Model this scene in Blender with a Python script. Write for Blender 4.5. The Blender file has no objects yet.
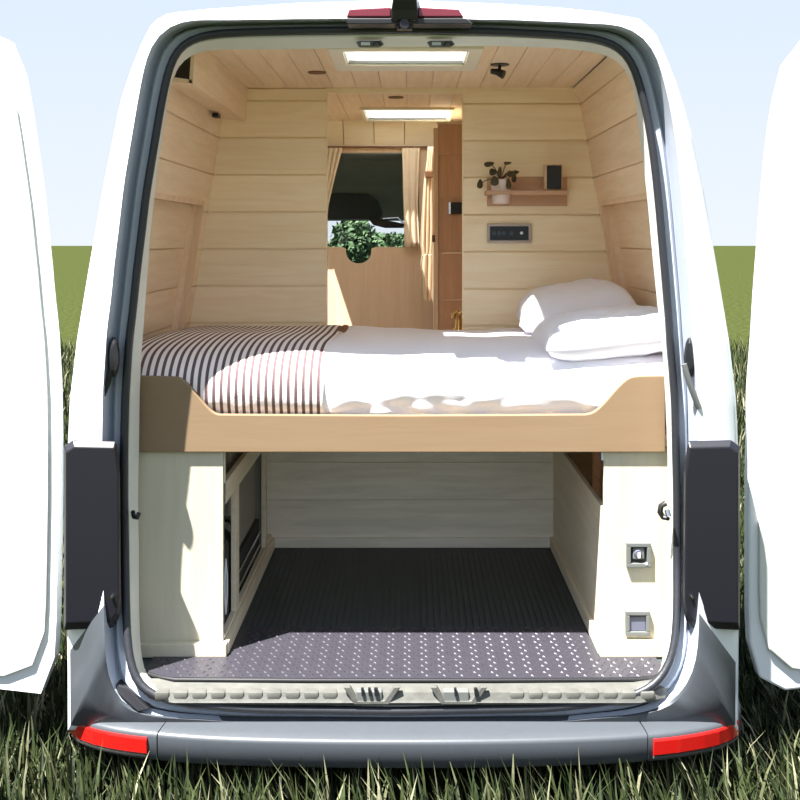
import bpy, bmesh, math, random
from mathutils import Vector, Matrix, noise
random.seed(7)
R = random.Random(11)
COL = bpy.context.scene.collection
F, CX, HY, D0, ZC = 1090.0, 410.0, 238.0, 3.24, 1.81      # lens in pixels, eye level, distance to the door plane

def W(px, py, D):                       # picture point at distance D -> world metres
    return Vector(((px - CX) * D / F, D - D0, ZC - (py - HY) * D / F))
def P(x, D, z):                         # metres: x, distance from the eye, height relative to the eye
    return Vector((x, D - D0, ZC + z))

# ------------------------------------------------------------------ materials
def srgb(r, g, b):
    f = lambda c: (c/255)/12.92 if c/255 <= .04045 else (((c/255)+.055)/1.055)**2.4
    return (f(r), f(g), f(b), 1)
def newmat(name):
    m = bpy.data.materials.new(name); m.use_nodes = True
    nt = m.node_tree; b = nt.nodes['Principled BSDF']
    return m, nt, b
def plain(name, c, rough=.5, metal=0, spec=.5, noise_amt=0, nscale=20, bump=0, bscale=60, coat=0):
    m, nt, b = newmat(name)
    b.inputs['Base Color'].default_value = c; b.inputs['Roughness'].default_value = rough
    b.inputs['Metallic'].default_value = metal; b.inputs['Specular IOR Level'].default_value = spec
    b.inputs['Coat Weight'].default_value = coat
    tc = nt.nodes.new('ShaderNodeTexCoord')
    if noise_amt:
        n = nt.nodes.new('ShaderNodeTexNoise'); n.inputs['Scale'].default_value = nscale; n.inputs['Detail'].default_value = 5
        nt.links.new(tc.outputs['Object'], n.inputs['Vector'])
        mx = nt.nodes.new('ShaderNodeMix'); mx.data_type = 'RGBA'
        mx.inputs[6].default_value = tuple(v*(1-noise_amt) for v in c[:3])+(1,)
        mx.inputs[7].default_value = tuple(min(1, v*(1+noise_amt)) for v in c[:3])+(1,)
        nt.links.new(n.outputs['Fac'], mx.inputs[0]); nt.links.new(mx.outputs[2], b.inputs['Base Color'])
    if bump:
        n = nt.nodes.new('ShaderNodeTexNoise'); n.inputs['Scale'].default_value = bscale; n.inputs['Detail'].default_value = 4
        nt.links.new(tc.outputs['Object'], n.inputs['Vector'])
        bp = nt.nodes.new('ShaderNodeBump'); bp.inputs['Strength'].default_value = bump; bp.inputs['Distance'].default_value = .01
        nt.links.new(n.outputs['Fac'], bp.inputs['Height']); nt.links.new(bp.outputs['Normal'], b.inputs['Normal'])
    return m
def wood(name, c, axis='x', var=.12, grain=.16, rough=.55, tint=(1, .93, .84)):
    m, nt, b = newmat(name); L = nt.links.new
    b.inputs['Roughness'].default_value = rough; b.inputs['Specular IOR Level'].default_value = .3
    tc = nt.nodes.new('ShaderNodeTexCoord'); mp = nt.nodes.new('ShaderNodeMapping')
    geo = nt.nodes.new('ShaderNodeNewGeometry')
    s = {'x': (1.2, 14, 14), 'y': (14, 1.2, 14), 'z': (14, 14, 1.2)}[axis]
    mp.inputs['Scale'].default_value = s
    add = nt.nodes.new('ShaderNodeVectorMath'); add.operation = 'ADD'
    sc = nt.nodes.new('ShaderNodeVectorMath'); sc.operation = 'SCALE'; sc.inputs[3].default_value = 9
    cmb = nt.nodes.new('ShaderNodeCombineXYZ')
    for k in range(3): L(geo.outputs['Random Per Island'], cmb.inputs[k])
    L(cmb.outputs[0], sc.inputs[0]); L(tc.outputs['Object'], add.inputs[0]); L(sc.outputs[0], add.inputs[1])
    L(add.outputs[0], mp.inputs['Vector'])
    n = nt.nodes.new('ShaderNodeTexNoise'); n.inputs['Scale'].default_value = 2.2; n.inputs['Detail'].default_value = 7
    n.inputs['Roughness'].default_value = .62; n.inputs['Distortion'].default_value = .6
    L(mp.outputs[0], n.inputs['Vector'])
    rp = nt.nodes.new('ShaderNodeValToRGB')
    dk = tuple(v*(1-2.2*grain)*t for v, t in zip(c[:3], tint))+(1,)
    rp.color_ramp.elements[0].position = .25; rp.color_ramp.elements[0].color = dk
    rp.color_ramp.elements[1].position = .62; rp.color_ramp.elements[1].color = c
    L(n.outputs['Fac'], rp.inputs['Fac'])
    hsv = nt.nodes.new('ShaderNodeHueSaturation')
    mr = nt.nodes.new('ShaderNodeMapRange'); mr.inputs[3].default_value = 1-var; mr.inputs[4].default_value = 1+var*.5
    L(geo.outputs['Random Per Island'], mr.inputs[0]); L(mr.outputs[0], hsv.inputs['Value'])
    L(rp.outputs['Color'], hsv.inputs['Color']); L(hsv.outputs[0], b.inputs['Base Color'])
    bp = nt.nodes.new('ShaderNodeBump'); bp.inputs['Strength'].default_value = .12; bp.inputs['Distance'].default_value = .004
    L(n.outputs['Fac'], bp.inputs['Height']); L(bp.outputs[0], b.inputs['Normal'])
    return m
def glass(name, tint=(.95, .97, .96, 1), gloss=.1):
    m, nt, b = newmat(name); L = nt.links.new
    nt.nodes.remove(b); out = nt.nodes['Material Output']
    tr = nt.nodes.new('ShaderNodeBsdfTransparent'); tr.inputs[0].default_value = tint
    gl = nt.nodes.new('ShaderNodeBsdfGlossy'); gl.inputs['Roughness'].default_value = .03
    fr = nt.nodes.new('ShaderNodeFresnel'); fr.inputs['IOR'].default_value = 1.3
    mx = nt.nodes.new('ShaderNodeMixShader'); L(fr.outputs[0], mx.inputs[0]); L(tr.outputs[0], mx.inputs[1]); L(gl.outputs[0], mx.inputs[2])
    L(mx.outputs[0], out.inputs['Surface']); return m
def acrylic(name):
    m, nt, b = newmat(name); L = nt.links.new
    nt.nodes.remove(b); out = nt.nodes['Material Output']
    tr = nt.nodes.new('ShaderNodeBsdfTransparent'); tr.inputs[0].default_value = (.96, .97, .97, 1)
    tl = nt.nodes.new('ShaderNodeBsdfTranslucent'); tl.inputs[0].default_value = (.95, .95, .92, 1)
    mx = nt.nodes.new('ShaderNodeMixShader'); mx.inputs[0].default_value = .35
    L(tr.outputs[0], mx.inputs[1]); L(tl.outputs[0], mx.inputs[2]); L(mx.outputs[0], out.inputs['Surface']); return m
def stripes(name):
    m, nt, b = newmat(name); L = nt.links.new
    b.inputs['Roughness'].default_value = .9; b.inputs['Specular IOR Level'].default_value = .1
    tc = nt.nodes.new('ShaderNodeTexCoord'); sp = nt.nodes.new('ShaderNodeSeparateXYZ'); L(tc.outputs['UV'], sp.inputs[0])
    d = nt.nodes.new('ShaderNodeMath'); d.operation = 'DIVIDE'; d.inputs[1].default_value = .0236; L(sp.outputs[0], d.inputs[0])
    fr = nt.nodes.new('ShaderNodeMath'); fr.operation = 'FRACT'; L(d.outputs[0], fr.inputs[0])
    rp = nt.nodes.new('ShaderNodeValToRGB'); e = rp.color_ramp.elements
    w, k = srgb(238, 230, 226), srgb(104, 84, 86)
    e[0].position = 0; e[0].color = w; e[1].position = .50; e[1].color = w
    for p_, c_ in ((.56, k), (.94, k), (1, w)):
        q = e.new(p_); q.color = c_
    L(fr.outputs[0], rp.inputs[0]); L(rp.outputs[0], b.inputs['Base Color'])
    n = nt.nodes.new('ShaderNodeTexNoise'); n.inputs['Scale'].default_value = 160; L(tc.outputs['Object'], n.inputs['Vector'])
    bp = nt.nodes.new('ShaderNodeBump'); bp.inputs['Strength'].default_value = .25; bp.inputs['Distance'].default_value = .004
    L(n.outputs['Fac'], bp.inputs['Height']); L(bp.outputs[0], b.inputs['Normal'])
    return m
def island_mix(name, cols, rough=.7, trans=0):
    m, nt, b = newmat(name); L = nt.links.new
    b.inputs['Roughness'].default_value = rough; b.inputs['Specular IOR Level'].default_value = .25
    geo = nt.nodes.new('ShaderNodeNewGeometry'); rp = nt.nodes.new('ShaderNodeValToRGB'); e = rp.color_ramp.elements
    e[0].color = cols[0]; e[1].color = cols[-1]
    for i, c in enumerate(cols[1:-1], 1):
        q = e.new(i/(len(cols)-1)); q.color = c
    L(geo.outputs['Random Per Island'], rp.inputs[0]); L(rp.outputs[0], b.inputs['Base Color'])
    return m

M = dict(
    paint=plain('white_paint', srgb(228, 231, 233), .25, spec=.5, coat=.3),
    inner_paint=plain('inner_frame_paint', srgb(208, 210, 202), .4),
    recess=plain('recess_shade_paint', srgb(180, 187, 199), .3, coat=.2),  # body white greyed and blued, so the channel's shade is in the colour
    seal=plain('rubber_seal', srgb(39, 41, 46), .45, spec=.5, bump=.1),
    black=plain('black_plastic', srgb(30, 30, 33), .4),
    smoked=plain('smoked_lens', srgb(22, 22, 30), .4),
    bumper=plain('grey_bumper_plastic', srgb(68, 72, 77), .42, noise_amt=.06, nscale=40, bump=.05, bscale=300),
    red=plain('red_reflector', srgb(183, 24, 20), .25, coat=.5),
    redlight=plain('red_lens', srgb(110, 39, 51), .2, coat=.5),
    silver=plain('pale_sill_plastic', srgb(89, 89, 84), .5, noise_amt=.35, nscale=22, bump=.2, bscale=40),
    chrome=plain('chrome', srgb(210, 212, 214), .18, metal=1),
    brass=plain('brass', srgb(196, 160, 96), .25, metal=1),
    tread=plain('tread_aluminium', srgb(67, 65, 73), .42, metal=.4, noise_amt=.14, nscale=25),
    rubber=plain('ribbed_rubber', srgb(60, 66, 68), .55, noise_amt=.12, nscale=12),
    pine_x=wood('pine_boards_across', srgb(252, 238, 208), 'x', .05, .035),
    pine_y=wood('pine_boards_along', srgb(248, 226, 196), 'y', .06, .05),
    pine_z=wood('pine_boards_upright', srgb(240, 212, 180), 'z', .05, .08),
    rail=wood('tan_fibreboard', srgb(136, 114, 89), 'x', .0, .02, tint=(1, .97, .94)),
    divider=wood('divider_plywood', srgb(226, 200, 168), 'z', .0, .04),
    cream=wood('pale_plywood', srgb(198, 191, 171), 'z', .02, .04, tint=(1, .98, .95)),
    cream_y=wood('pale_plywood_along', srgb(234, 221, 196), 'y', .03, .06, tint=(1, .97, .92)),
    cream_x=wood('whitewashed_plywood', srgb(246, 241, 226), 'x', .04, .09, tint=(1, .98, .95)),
    darkwood=wood('brown_veneer', srgb(220, 180, 147), 'z', .04, .07),
    linen=plain('white_linen', srgb(236, 234, 240), .9, spec=.1, bump=.08, bscale=25),
    stripe=stripes('striped_weave'),
    curtain=plain('beige_curtain_cloth', srgb(226, 208, 178), .9, spec=.1, noise_amt=.05, nscale=60),
    voile=plain('pale_curtain_cloth', srgb(236, 218, 190), .9, spec=.1, noise_amt=.05, nscale=60),
    tie=plain('brown_strap', srgb(120, 84, 52), .7),
    headliner=plain('dark_headliner', srgb(140, 146, 140), .9, spec=.1, noise_amt=.1),
    visor=plain('dark_visor', srgb(72, 75, 74), .8),
    frosted=acrylic('clear_acrylic'),
    ventframe=plain('pale_vent_plastic', srgb(236, 232, 216), .5),
    glass=glass('windscreen_glass'),
    pot=plain('pale_ceramic', srgb(240, 226, 222), .4),
    leaf=plain('dark_leaf', srgb(70, 62, 38), .5, noise_amt=.2, nscale=30),
    stem=plain('brown_stem', srgb(90, 70, 44), .7),
    shelf=wood('pinkish_shelf_wood', srgb(206, 170, 142), 'x', .0, .05),
    greyplastic=plain('grey_plastic', srgb(103, 105, 103), .45),
    paleframe=plain('taupe_metal', srgb(176, 164, 156), .35, metal=.3),
    bluegrey=plain('bluegrey_plastic', srgb(96, 98, 115), .4),
    screen=plain('dark_screen', srgb(20, 26, 36), .3),
    screenkey=plain('dim_blue_key', srgb(52, 68, 84), .3),
    whitemark=plain('white_print', srgb(225, 228, 232), .4),
    tyre=plain('tyre_rubber', srgb(28, 28, 28), .8),
    darkgrey=plain('dark_grey_cloth', srgb(52, 52, 50), .8, noise_amt=.2, nscale=40),
    boxgrey=plain('grey_board', srgb(150, 146, 134), .6, noise_amt=.05),
    grass=island_mix('grass_blade', [srgb(17, 24, 8), srgb(28, 39, 14), srgb(38, 49, 20), srgb(46, 56, 25), srgb(57, 64, 33), srgb(135, 131, 106)]),
    leafmix=island_mix('hedge_leaf', [srgb(29, 46, 25), srgb(50, 73, 43), srgb(84, 105, 71)]),
    bark=plain('bark', srgb(86, 72, 56), .9),
)
def ground_mat():
    m, nt, b = newmat('meadow_soil'); L = nt.links.new
    b.inputs['Roughness'].default_value = 1; b.inputs['Specular IOR Level'].default_value = 0
    tc = nt.nodes.new('ShaderNodeTexCoord'); n = nt.nodes.new('ShaderNodeTexNoise')
    n.inputs['Scale'].default_value = 9; n.inputs['Detail'].default_value = 9; n.inputs['Roughness'].default_value = .7
    L(tc.outputs['Object'], n.inputs[0]); rp = nt.nodes.new('ShaderNodeValToRGB'); e = rp.color_ramp.elements
    e[0].position = .3; e[0].color = srgb(26, 33, 15); e[1].position = .72; e[1].color = srgb(72, 78, 43)
    L(n.outputs['Fac'], rp.inputs[0]); L(rp.outputs[0], b.inputs['Base Color']); return m
M['ground'] = ground_mat()

# ------------------------------------------------------------------ helpers
class MB:
    def __init__(s): s.v = []; s.f = []; s.uv = None; s.smooth = False
    def add(s, vs, fs):
        o = len(s.v); s.v += [Vector(v) for v in vs]; s.f += [tuple(i+o for i in f) for f in fs]; return s
    def box(s, x0, x1, d0, d1, z0, z1, bev=0):           # x, distance, height relative to the eye
        if bev <= 0:
            vs = [P(x, d, z) for z in (z0, z1) for d in (d0, d1) for x in (x0, x1)]
            return s.add(vs, [(0, 2, 3, 1), (4, 5, 7, 6), (0, 1, 5, 4), (2, 6, 7, 3), (0, 4, 6, 2), (1, 3, 7, 5)])
        bm = bmesh.new(); bmesh.ops.create_cube(bm, size=1)
        for v in bm.verts:
            v.co = P((x0+x1)/2 + v.co.x*abs(x1-x0), (d0+d1)/2 + v.co.y*abs(d1-d0), (z0+z1)/2 + v.co.z*abs(z1-z0))
        bmesh.ops.bevel(bm, geom=bm.edges[:], offset=bev, segments=2, affect='EDGES', profile=.5)
        return s.frombm(bm)
    def frombm(s, bm):
        bm.verts.index_update()
        s.add([v.co.copy() for v in bm.verts], [[v.index for v in f.verts] for f in bm.faces]); bm.free(); return s
    def prism(s, pts, a, b):                              # ring pts -> a(pt), b(pt) ends
        n = len(pts); A = [a(p) for p in pts]; B = [b(p) for p in pts]
        return s.add(A+B, [tuple(range(n-1, -1, -1)), tuple(range(n, 2*n))] + [(i, (i+1) % n, n+(i+1) % n, n+i) for i in range(n)])
    def xz(s, pts, d0, d1): return s.prism(pts, lambda p: P(p[0], d0, p[1]), lambda p: P(p[0], d1, p[1]))
    def dz(s, pts, x0, x1): return s.prism(pts, lambda p: P(x0, p[0], p[1]), lambda p: P(x1, p[0], p[1]))
    def xd(s, pts, z0, z1): return s.prism(pts, lambda p: P(p[0], p[1], z0), lambda p: P(p[0], p[1], z1))
    def loft(s, rings, closed=True, cap=False):
        n = len(rings[0]); o = len(s.v)
        for r in rings: s.v += [Vector(p) for p in r]
        for k in range(len(rings)-1):
            for i in range(n if closed else n-1):
                j = (i+1) % n
                s.f.append((o+k*n+i, o+k*n+j, o+(k+1)*n+j, o+(k+1)*n+i))
        if cap:
            s.f.append(tuple(o+i for i in range(n-1, -1, -1))); s.f.append(tuple(o+(len(rings)-1)*n+i for i in range(n)))
        return s
    def tube(s, path, r, seg=8, closed=False, flat=None):
        path = [Vector(p) for p in path]; n = len(path); rings = []
        for i, p in enumerate(path):
            if closed: t = path[(i+1) % n] - path[i-1]
            else: t = path[min(i+1, n-1)] - path[max(i-1, 0)]
            t.normalize()
            up = Vector((0, 1, 0)) if abs(t.y) < .9 else Vector((0, 0, 1))
            a = t.cross(up).normalized(); b = a.cross(t)
            rr = r[i] if isinstance(r, (list, tuple)) else r
            rings.append([p + a*rr*math.cos(2*math.pi*k/seg)*(1 if not flat else flat) + b*rr*math.sin(2*math.pi*k/seg) for k in range(seg)])
        if closed: rings.append(rings[0])
        s.smooth = True
        return s.loft(rings, True, not closed)
    def lathe(s, c, prof, seg=20, axis='z'):
        rings = []
        for r, h in prof:
            ring = []
            for k in range(seg):
                a = 2*math.pi*k/seg; u, v = r*math.cos(a), r*math.sin(a)
                ring.append(Vector(c) + (Vector((u, v, h)) if axis == 'z' else Vector((u, h, -v)) if axis == 'y' else Vector((h, u, v))))
            rings.append(ring)
        s.smooth = True
        return s.loft(rings, True, True)
    def build(s, name, mat, parent=None, smooth=None, bevel=0, kind=None):
        me = bpy.data.meshes.new(name); me.from_pydata([tuple(v) for v in s.v], [], s.f); me.materials.append(M[mat])
        bm = bmesh.new(); bm.from_mesh(me); bmesh.ops.recalc_face_normals(bm, faces=bm.faces[:]); bm.to_mesh(me); bm.free()
        if (s.smooth if smooth is None else smooth):
            for p in me.polygons: p.use_smooth = True
            try: me.set_sharp_from_angle(angle=math.radians(45))
            except Exception: pass
        o = bpy.data.objects.new(name, me); COL.objects.link(o)
        if parent:
            o.parent = parent
            if parent.type == 'EMPTY': o.matrix_parent_inverse = Matrix.Translation(-parent.location)
        if bevel:
            md = o.modifiers.new('edge', 'BEVEL'); md.width = bevel; md.segments = 2; md.limit_method = 'ANGLE'
        if kind: o['kind'] = kind
        return o
def thing(name, label, cat, loc, group=None):
    o = bpy.data.objects.new(name, None); COL.objects.link(o); o.location = loc; o.empty_display_size = .05
    return tag(o, label, cat, group)
def tag(o, label, cat, group=None, kind=None):
    o['label'] = label; o['category'] = cat
    if group: o['group'] = group
    if kind: o['kind'] = kind
    return o
def lerp_tab(t, x):
    if x <= t[0][0]: return t[0][1]
    for (a, u), (b, v) in zip(t, t[1:]):
        if x <= b: return u + (v-u)*(x-a)/(b-a)
    return t[-1][1]
def ring(pts, n=288, c=(403, 372)):     # closed outline (px, py[, D]) resampled by bearing about c
    out = []
    m = len(pts)
    for k in range(n):
        a = 2*math.pi*k/n; dx, dy = math.cos(a), math.sin(a); best = None
        for i in range(m):
            p, q = pts[i], pts[(i+1) % m]
            ex, ey = q[0]-p[0], q[1]-p[1]; den = dx*ey - dy*ex
            if abs(den) < 1e-9: continue
            wx, wy = p[0]-c[0], p[1]-c[1]
            t = (wx*ey - wy*ex)/den; u = (wx*dy - wy*dx)/den
            if t > 0 and -1e-6 <= u <= 1+1e-6 and (best is None or t > best[0]): best = (t, p[2] + (q[2]-p[2])*u)
        out.append((c[0]+dx*best[0], c[1]+dy*best[0], best[1]))
    return out
def smooth_ring(r, it=3):
    for _ in range(it):
        n = len(r); r = [tuple((r[i-1][k]+2*r[i][k]+r[(i+1) % n][k])/4 for k in range(3)) for i in range(n)]
    return r

# ------------------------------------------------------------------ interior section of the van
LW = [(-1.31, -.95), (-.38, -.95), (.58, -.80), (.647, -.77)]
RW = [(-1.31, .90), (-.38, .90), (.58, .735), (.647, .70)]
lw = lambda z: lerp_tab(LW, z)
rw = lambda z: lerp_tab(RW, z)
ZF, ZT = -1.31, .647
D1, D2, D3, DB = 3.43, 4.62, 4.70, 6.10
PZ = [.647, .59, .431, .272, .112, -.047, -.207, -.366, -.525, -.684, -.843, -1.0, -1.16, -1.31]
GAP = .0016
def plank_poly(a0, a1, z0, z1, ch=.003):        # polygon (outer edge functions of z)
    return [(a0(z0), z0), (a1(z0), z0), (a1(z1), z1), (a0(z1), z1)]

# floor
fl = MB(); fl.box(-.95, .90, 3.30, 6.2, ZF-.06, ZF-.004)
n = 54
for i in range(n):                               # ribbed rubber: ribs run towards the cab
    x0 = -.58 + i*1.19/n
    fl.box(x0+.004, x0+1.19/n-.004, 3.40, D2, ZF-.004, ZF)
fl.build('floor', 'rubber', kind='structure')
# ceiling boards
cx = [-.77, -.695, -.62, -.525, -.43, -.33, -.23, -.123, -.015, .092, .20, .30, .40, .50, .60, .70]
HOLE_X = (-.23, .20); HOLES = [(3.72, 4.03), (5.42, 5.93)]; SIDE = (5.15, 6.02)  # SIDE: unseen opening, carried up into the roof edge to admit a sun patch
ce = MB()
for a, b in zip(cx, cx[1:]):
    if a >= HOLE_X[0]-1e-6 and b <= HOLE_X[1]+1e-6: runs = [(3.45, 3.72), (4.03, 5.42), (5.93, DB)]
    elif b <= -.69: runs = [(3.45, SIDE[0]), (SIDE[1], DB)]
    else: runs = [(3.45, DB)]
    for r0, r1 in runs: ce.box(a+.0007, b-.0007, r0, r1, ZT, ZT+.012, .0025)
ce.build('ceiling', 'pine_y', kind='structure')
# side walls: boards following the section, with a sunk window panel on each side
def side_wall(name, f, s, rec_front, openings):
    w = MB(); t = .012
    for d0, d1 in [(3.47, D3)] + openings:
        w.xz([(f(z)+s*(t-.001), z) for z in ((-1.31, -.38, .58, .647) if d0 > 3.5 else (.137, .58, .647))] + [(f(z)+s*(t+.004), z) for z in ((.647, .58, -.38, -1.31) if d0 > 3.5 else (.647, .58, .137))], d0, d1)
    w.xz([(f(z)+s*(t-.001), z) for z in (-.7, -.38, .137)] + [(f(z)+s*(t+.004), z) for z in (.137, -.38, -.7)], rec_front, D3)
    w.xz([(f(z)+s*(.045+t-.001), z) for z in (-.7, -.38, .15)] + [(f(z)+s*(.045+t+.004), z) for z in (.15, -.38, -.7)], 3.47, rec_front+.01)
    def pl(z0, z1, d0, d1, off=0):
        pts = [(f(z0)+s*off, z0), (f(z1)+s*off, z1), (f(z1)+s*(off+t), z1), (f(z0)+s*(off+t), z0)]
        c = .0025
        pts = [(f(z0)+s*(off+c), z0), (f(z0+c)+s*off, z0+c), (f(z1-c)+s*off, z1-c), (f(z1)+s*(off+c), z1), (f(z1)+s*(off+t), z1), (f(z0)+s*(off+t), z0)]
        w.xz(pts, d0, d1)
    zs = [z for z in PZ]
    for z1, z0 in zip(zs, zs[1:]):
        z0g, z1g = z0+GAP, z1-GAP
        segs = [(3.47, D3)]
        for d0, d1 in segs:
            if z1 > .137 and z0 < .137:
                pl(.137, z1g, d0, d1); pl(z0g, .137, rec_front, d1)
            elif z1 <= .137 and z0 > -.7: pl(z0g, z1g, rec_front, d1)
            else: pl(z0g, z1g, d0, d1)
        for d0, d1 in openings: pl(z0g, z1g, d0, d1)
    # sunk panel: its own wider boards, set back
    for z1, z0 in ((.15, -.043), (-.043, -.204), (-.204, -.365), (-.365, -.70)):
        pl(z0+GAP, z1-GAP, 3.47, rec_front+.01, .045)
    # reveal at top and at the cab end of the sunk panel
    w.xz([(f(.137), .137), (f(.15), .15), (f(.15)+s*.05, .15), (f(.137)+s*.05, .137)], 3.47, rec_front)
    w.xz([(f(z), z) for z in (-.7, -.38, .137)] + [(f(z)+s*.06, z) for z in (.137, -.38, -.7)], rec_front, rec_front+.012)
    return w.build(name, 'pine_y', kind='structure')
side_wall('wall_left', lw, -1, 4.55, [(D3, SIDE[0]), (SIDE[1], DB)])
PZ_, PZ = PZ, [PZ[0]]+[z-.012 for z in PZ[1:]]
side_wall('wall_right', rw, 1, 4.60, [(D3, DB)])
PZ = PZ_
for name, f, q, rf in (('trim_1', rw, -1, 4.60), ('trim_2', lw, 1, 4.55)):
    tr = MB()
    tr.xz([(f(z)-q*.02, z) for z in (-.6, -.38, .155)] + [(f(z)+q*.007, z) for z in (.155, -.38, -.6)], rf-.004, rf+.024)
    tr.xz([(f(.135)-q*.02, .135), (f(.155)-q*.02, .155), (f(.155)+q*.007, .155), (f(.135)+q*.007, .135)], 3.5, rf)
    tr.build(name, 'pine_z', kind='structure')
# partitions behind the bed
PL, PR = -.362, .232
for name, a0, a1 in (('wall_front_left', lw, lambda z: PL), ('wall_front_right', lambda z: PR, rw)):
    w = MB(); PZk = PZ if a0 is lw else [PZ[0]]+[z-.012 for z in PZ[1:]]
    for z1, z0 in zip(PZk, PZk[1:]):
        if z1 < -.7: break
        z0, z1 = z0+GAP, z1-GAP; c = .0028
        for (u0, u1, e0, e1) in ((z0, z1, D3, D3+.03),):
            w.xz([(a0(u0), u0+c), (a1(u0), u0+c), (a1(u1), u1-c), (a0(u1), u1-c)], e0, e0+.012)
            w.xz([(a0(u0), u0-GAP), (a1(u0), u0-GAP), (a1(u1), u1+GAP*.9), (a0(u1), u1+GAP*.9)], e0+.011, e1)
    w.box(PL+.0, PL+.004, D3-.002, D3+.04, -.7, ZT) if a0 is lw else w.box(PR-.006, PR, D3-.003, D3+.04, -.7, ZT)
    w.build(name, 'pine_x', kind='structure')
MB().box(PL, PR, D3-.005, D3+.03, ZT-.022, ZT).build('trim_3', 'pine_x', kind='structure')
MB().box(rw(.55)-.004, PR, D3-.012, D3, .63, ZT).build('trim_4', 'pine_x', kind='structure')
# wall under the bed at the cab end of the garage
w = MB()
for z1, z0 in ((-.62, -.79), (-.79, -.95), (-.95, -1.11), (-1.11, ZF)):
    w.box(-.62, .64, D2, D2+.02, z0+.0008, z1-.0008)
w.build('wall_back', 'cream_x', kind='structure')
MB().box(-.585, .606, D2-.014, D2, ZF, ZF+.042, .003).build('baseboard_back', 'cream_x', kind='structure')

# ------------------------------------------------------------------ the van
van = thing('camper_van', 'white high-roof camper van standing in long grass with its rear doors open', 'van', P(0, 5.5, -ZC))
SEALC = [(210, 34), (195, 37), (183, 43), (174, 53), (169, 66), (165, 85), (161, 105), (156, 135), (151, 165), (146, 195), (142, 230), (137, 270), (133, 310), (129, 340), (127, 370), (125, 400), (124, 450), (124, 500), (125, 550), (126, 600), (127, 640), (130, 665), (136, 684), (149, 695), (180, 703), (250, 709), (400, 711), (550, 708), (620, 700), (650, 690), (665, 675), (674, 653), (677, 620), (677, 560), (677, 500), (676, 450), (675, 400), (670.5, 350), (668, 310), (665.5, 280), (662, 240), (659, 205), (655.5, 170), (651.5, 140), (648, 118), (643, 98), (638, 78), (633, 62), (624, 50), (610, 42), (600, 39), (560, 35), (500, 32), (400, 30), (300, 31), (250, 32)]
DS = [(560, 3.32), (700, 3.19)]
seal3 = [(x, y, lerp_tab(DS, y)) for x, y in SEALC]
rs = smooth_ring(ring(seal3), 4)
def offs(r, k, top, dD, bot=None):       # grow the outline outwards: k px at the sides, top px above, bot px below
    out = []
    n = len(r)
    for i, (x, y, d) in enumerate(r):
        tx, ty = r[(i+1) % n][0]-r[i-1][0], r[(i+1) % n][1]-r[i-1][1]; L_ = math.hypot(tx, ty)
        nx, ny = ty/L_, -tx/L_
        amt = k*abs(nx) + (top if ny < 0 else (bot if bot is not None else top))*abs(ny)
        out.append((x+nx*amt, y+ny*amt, d+dD))
    return out
rA = offs(rs, 22, 12, -.07, 12); rA = [(x, y, d + lerp_tab([(640, 0), (712, .072)], y)) for x, y, d in rA]; rA2 = offs(rs, 12, 7.5, .03, 8); rA3 = offs(rs, 9.5, 6, .012, 6); rA4 = offs(rs, 3.5, 3, .02, 4)
S_ = [(68, 730), (67, 560), (67, 470), (70, 400), (77, 340), (90, 262), (103, 190), (116, 125), (122, 97), (131, 70), (141, 45), (150, 27), (158, 18), (170, 13), (210, 9), (300, 3), (400, 0), (500, 4), (560, 8), (600, 12), (640, 19), (655, 33), (665, 55), (675, 80), (683, 105), (690, 130), (703, 190), (716, 262), (729, 340), (736, 400), (739, 470), (739, 560), (738, 730)]
rS = ring([(x, y, 3.31) for x, y in S_])
for i in range(len(rS)):                # below the ledge the rear face follows the bumper line
    x, y, d = rS[i]
    if y > 700: rS[i] = (x, 730, 3.24)
toW = lambda r: [W(*p) for p in r]
mid = [tuple(a*.5+b*.5 for a, b in zip(p, q)) for p, q in zip(rS, rA)]
mid = [(x, y, d-.012) for x, y, d in mid]
near = [tuple(a*.9+b*.1 for a, b in zip(p, q)) for p, q in zip(rS, rA)]; near = [(x, y, d-.018) for x, y, d in near]
m = MB(); m.loft([toW(rS), toW(near), toW(mid), toW(rA)]); m.smooth = True
m.build('rear_door_surround', 'paint', van)
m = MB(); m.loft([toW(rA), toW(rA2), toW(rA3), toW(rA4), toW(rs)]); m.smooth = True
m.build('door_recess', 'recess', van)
nR = len(rs)
for side in (-1, 1):                    # grey plastic corner below each tail lamp, over the white pillar
    idx = [i for i in range(nR) if mid[i][1] > 628 and (mid[i][0]-403)*side > -4]
    m = MB()
    def lay(r, k, dd): return [W(r[i][0]*(1-k)+rA[i][0]*k, r[i][1]*(1-k)+rA[i][1]*k, (r[i][2]*(1-k)+rA[i][2]*k)+dd) for i in idx]
    m.loft([lay(rS, 0, .03), lay(near, 0, -.014), lay(mid, 0, -.016), lay(mid, .8, -.012), lay(mid, 1, -.003), lay(mid, 1, .03)], False); m.smooth = True
    m.build('bumper_corner_top', 'bumper', van)
m = MB(); m.tube(toW([(x, y, d-.004) for x, y, d in rs]), .0125, 10, True); m.build('door_seal', 'seal', van)
m = MB(); m.tube(toW([(x, y, d+.03) for x, y, d in offs(rs, 6.5, 10, 0)]), .006, 6, True); m.build('door_seal', 'black', van)
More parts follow.
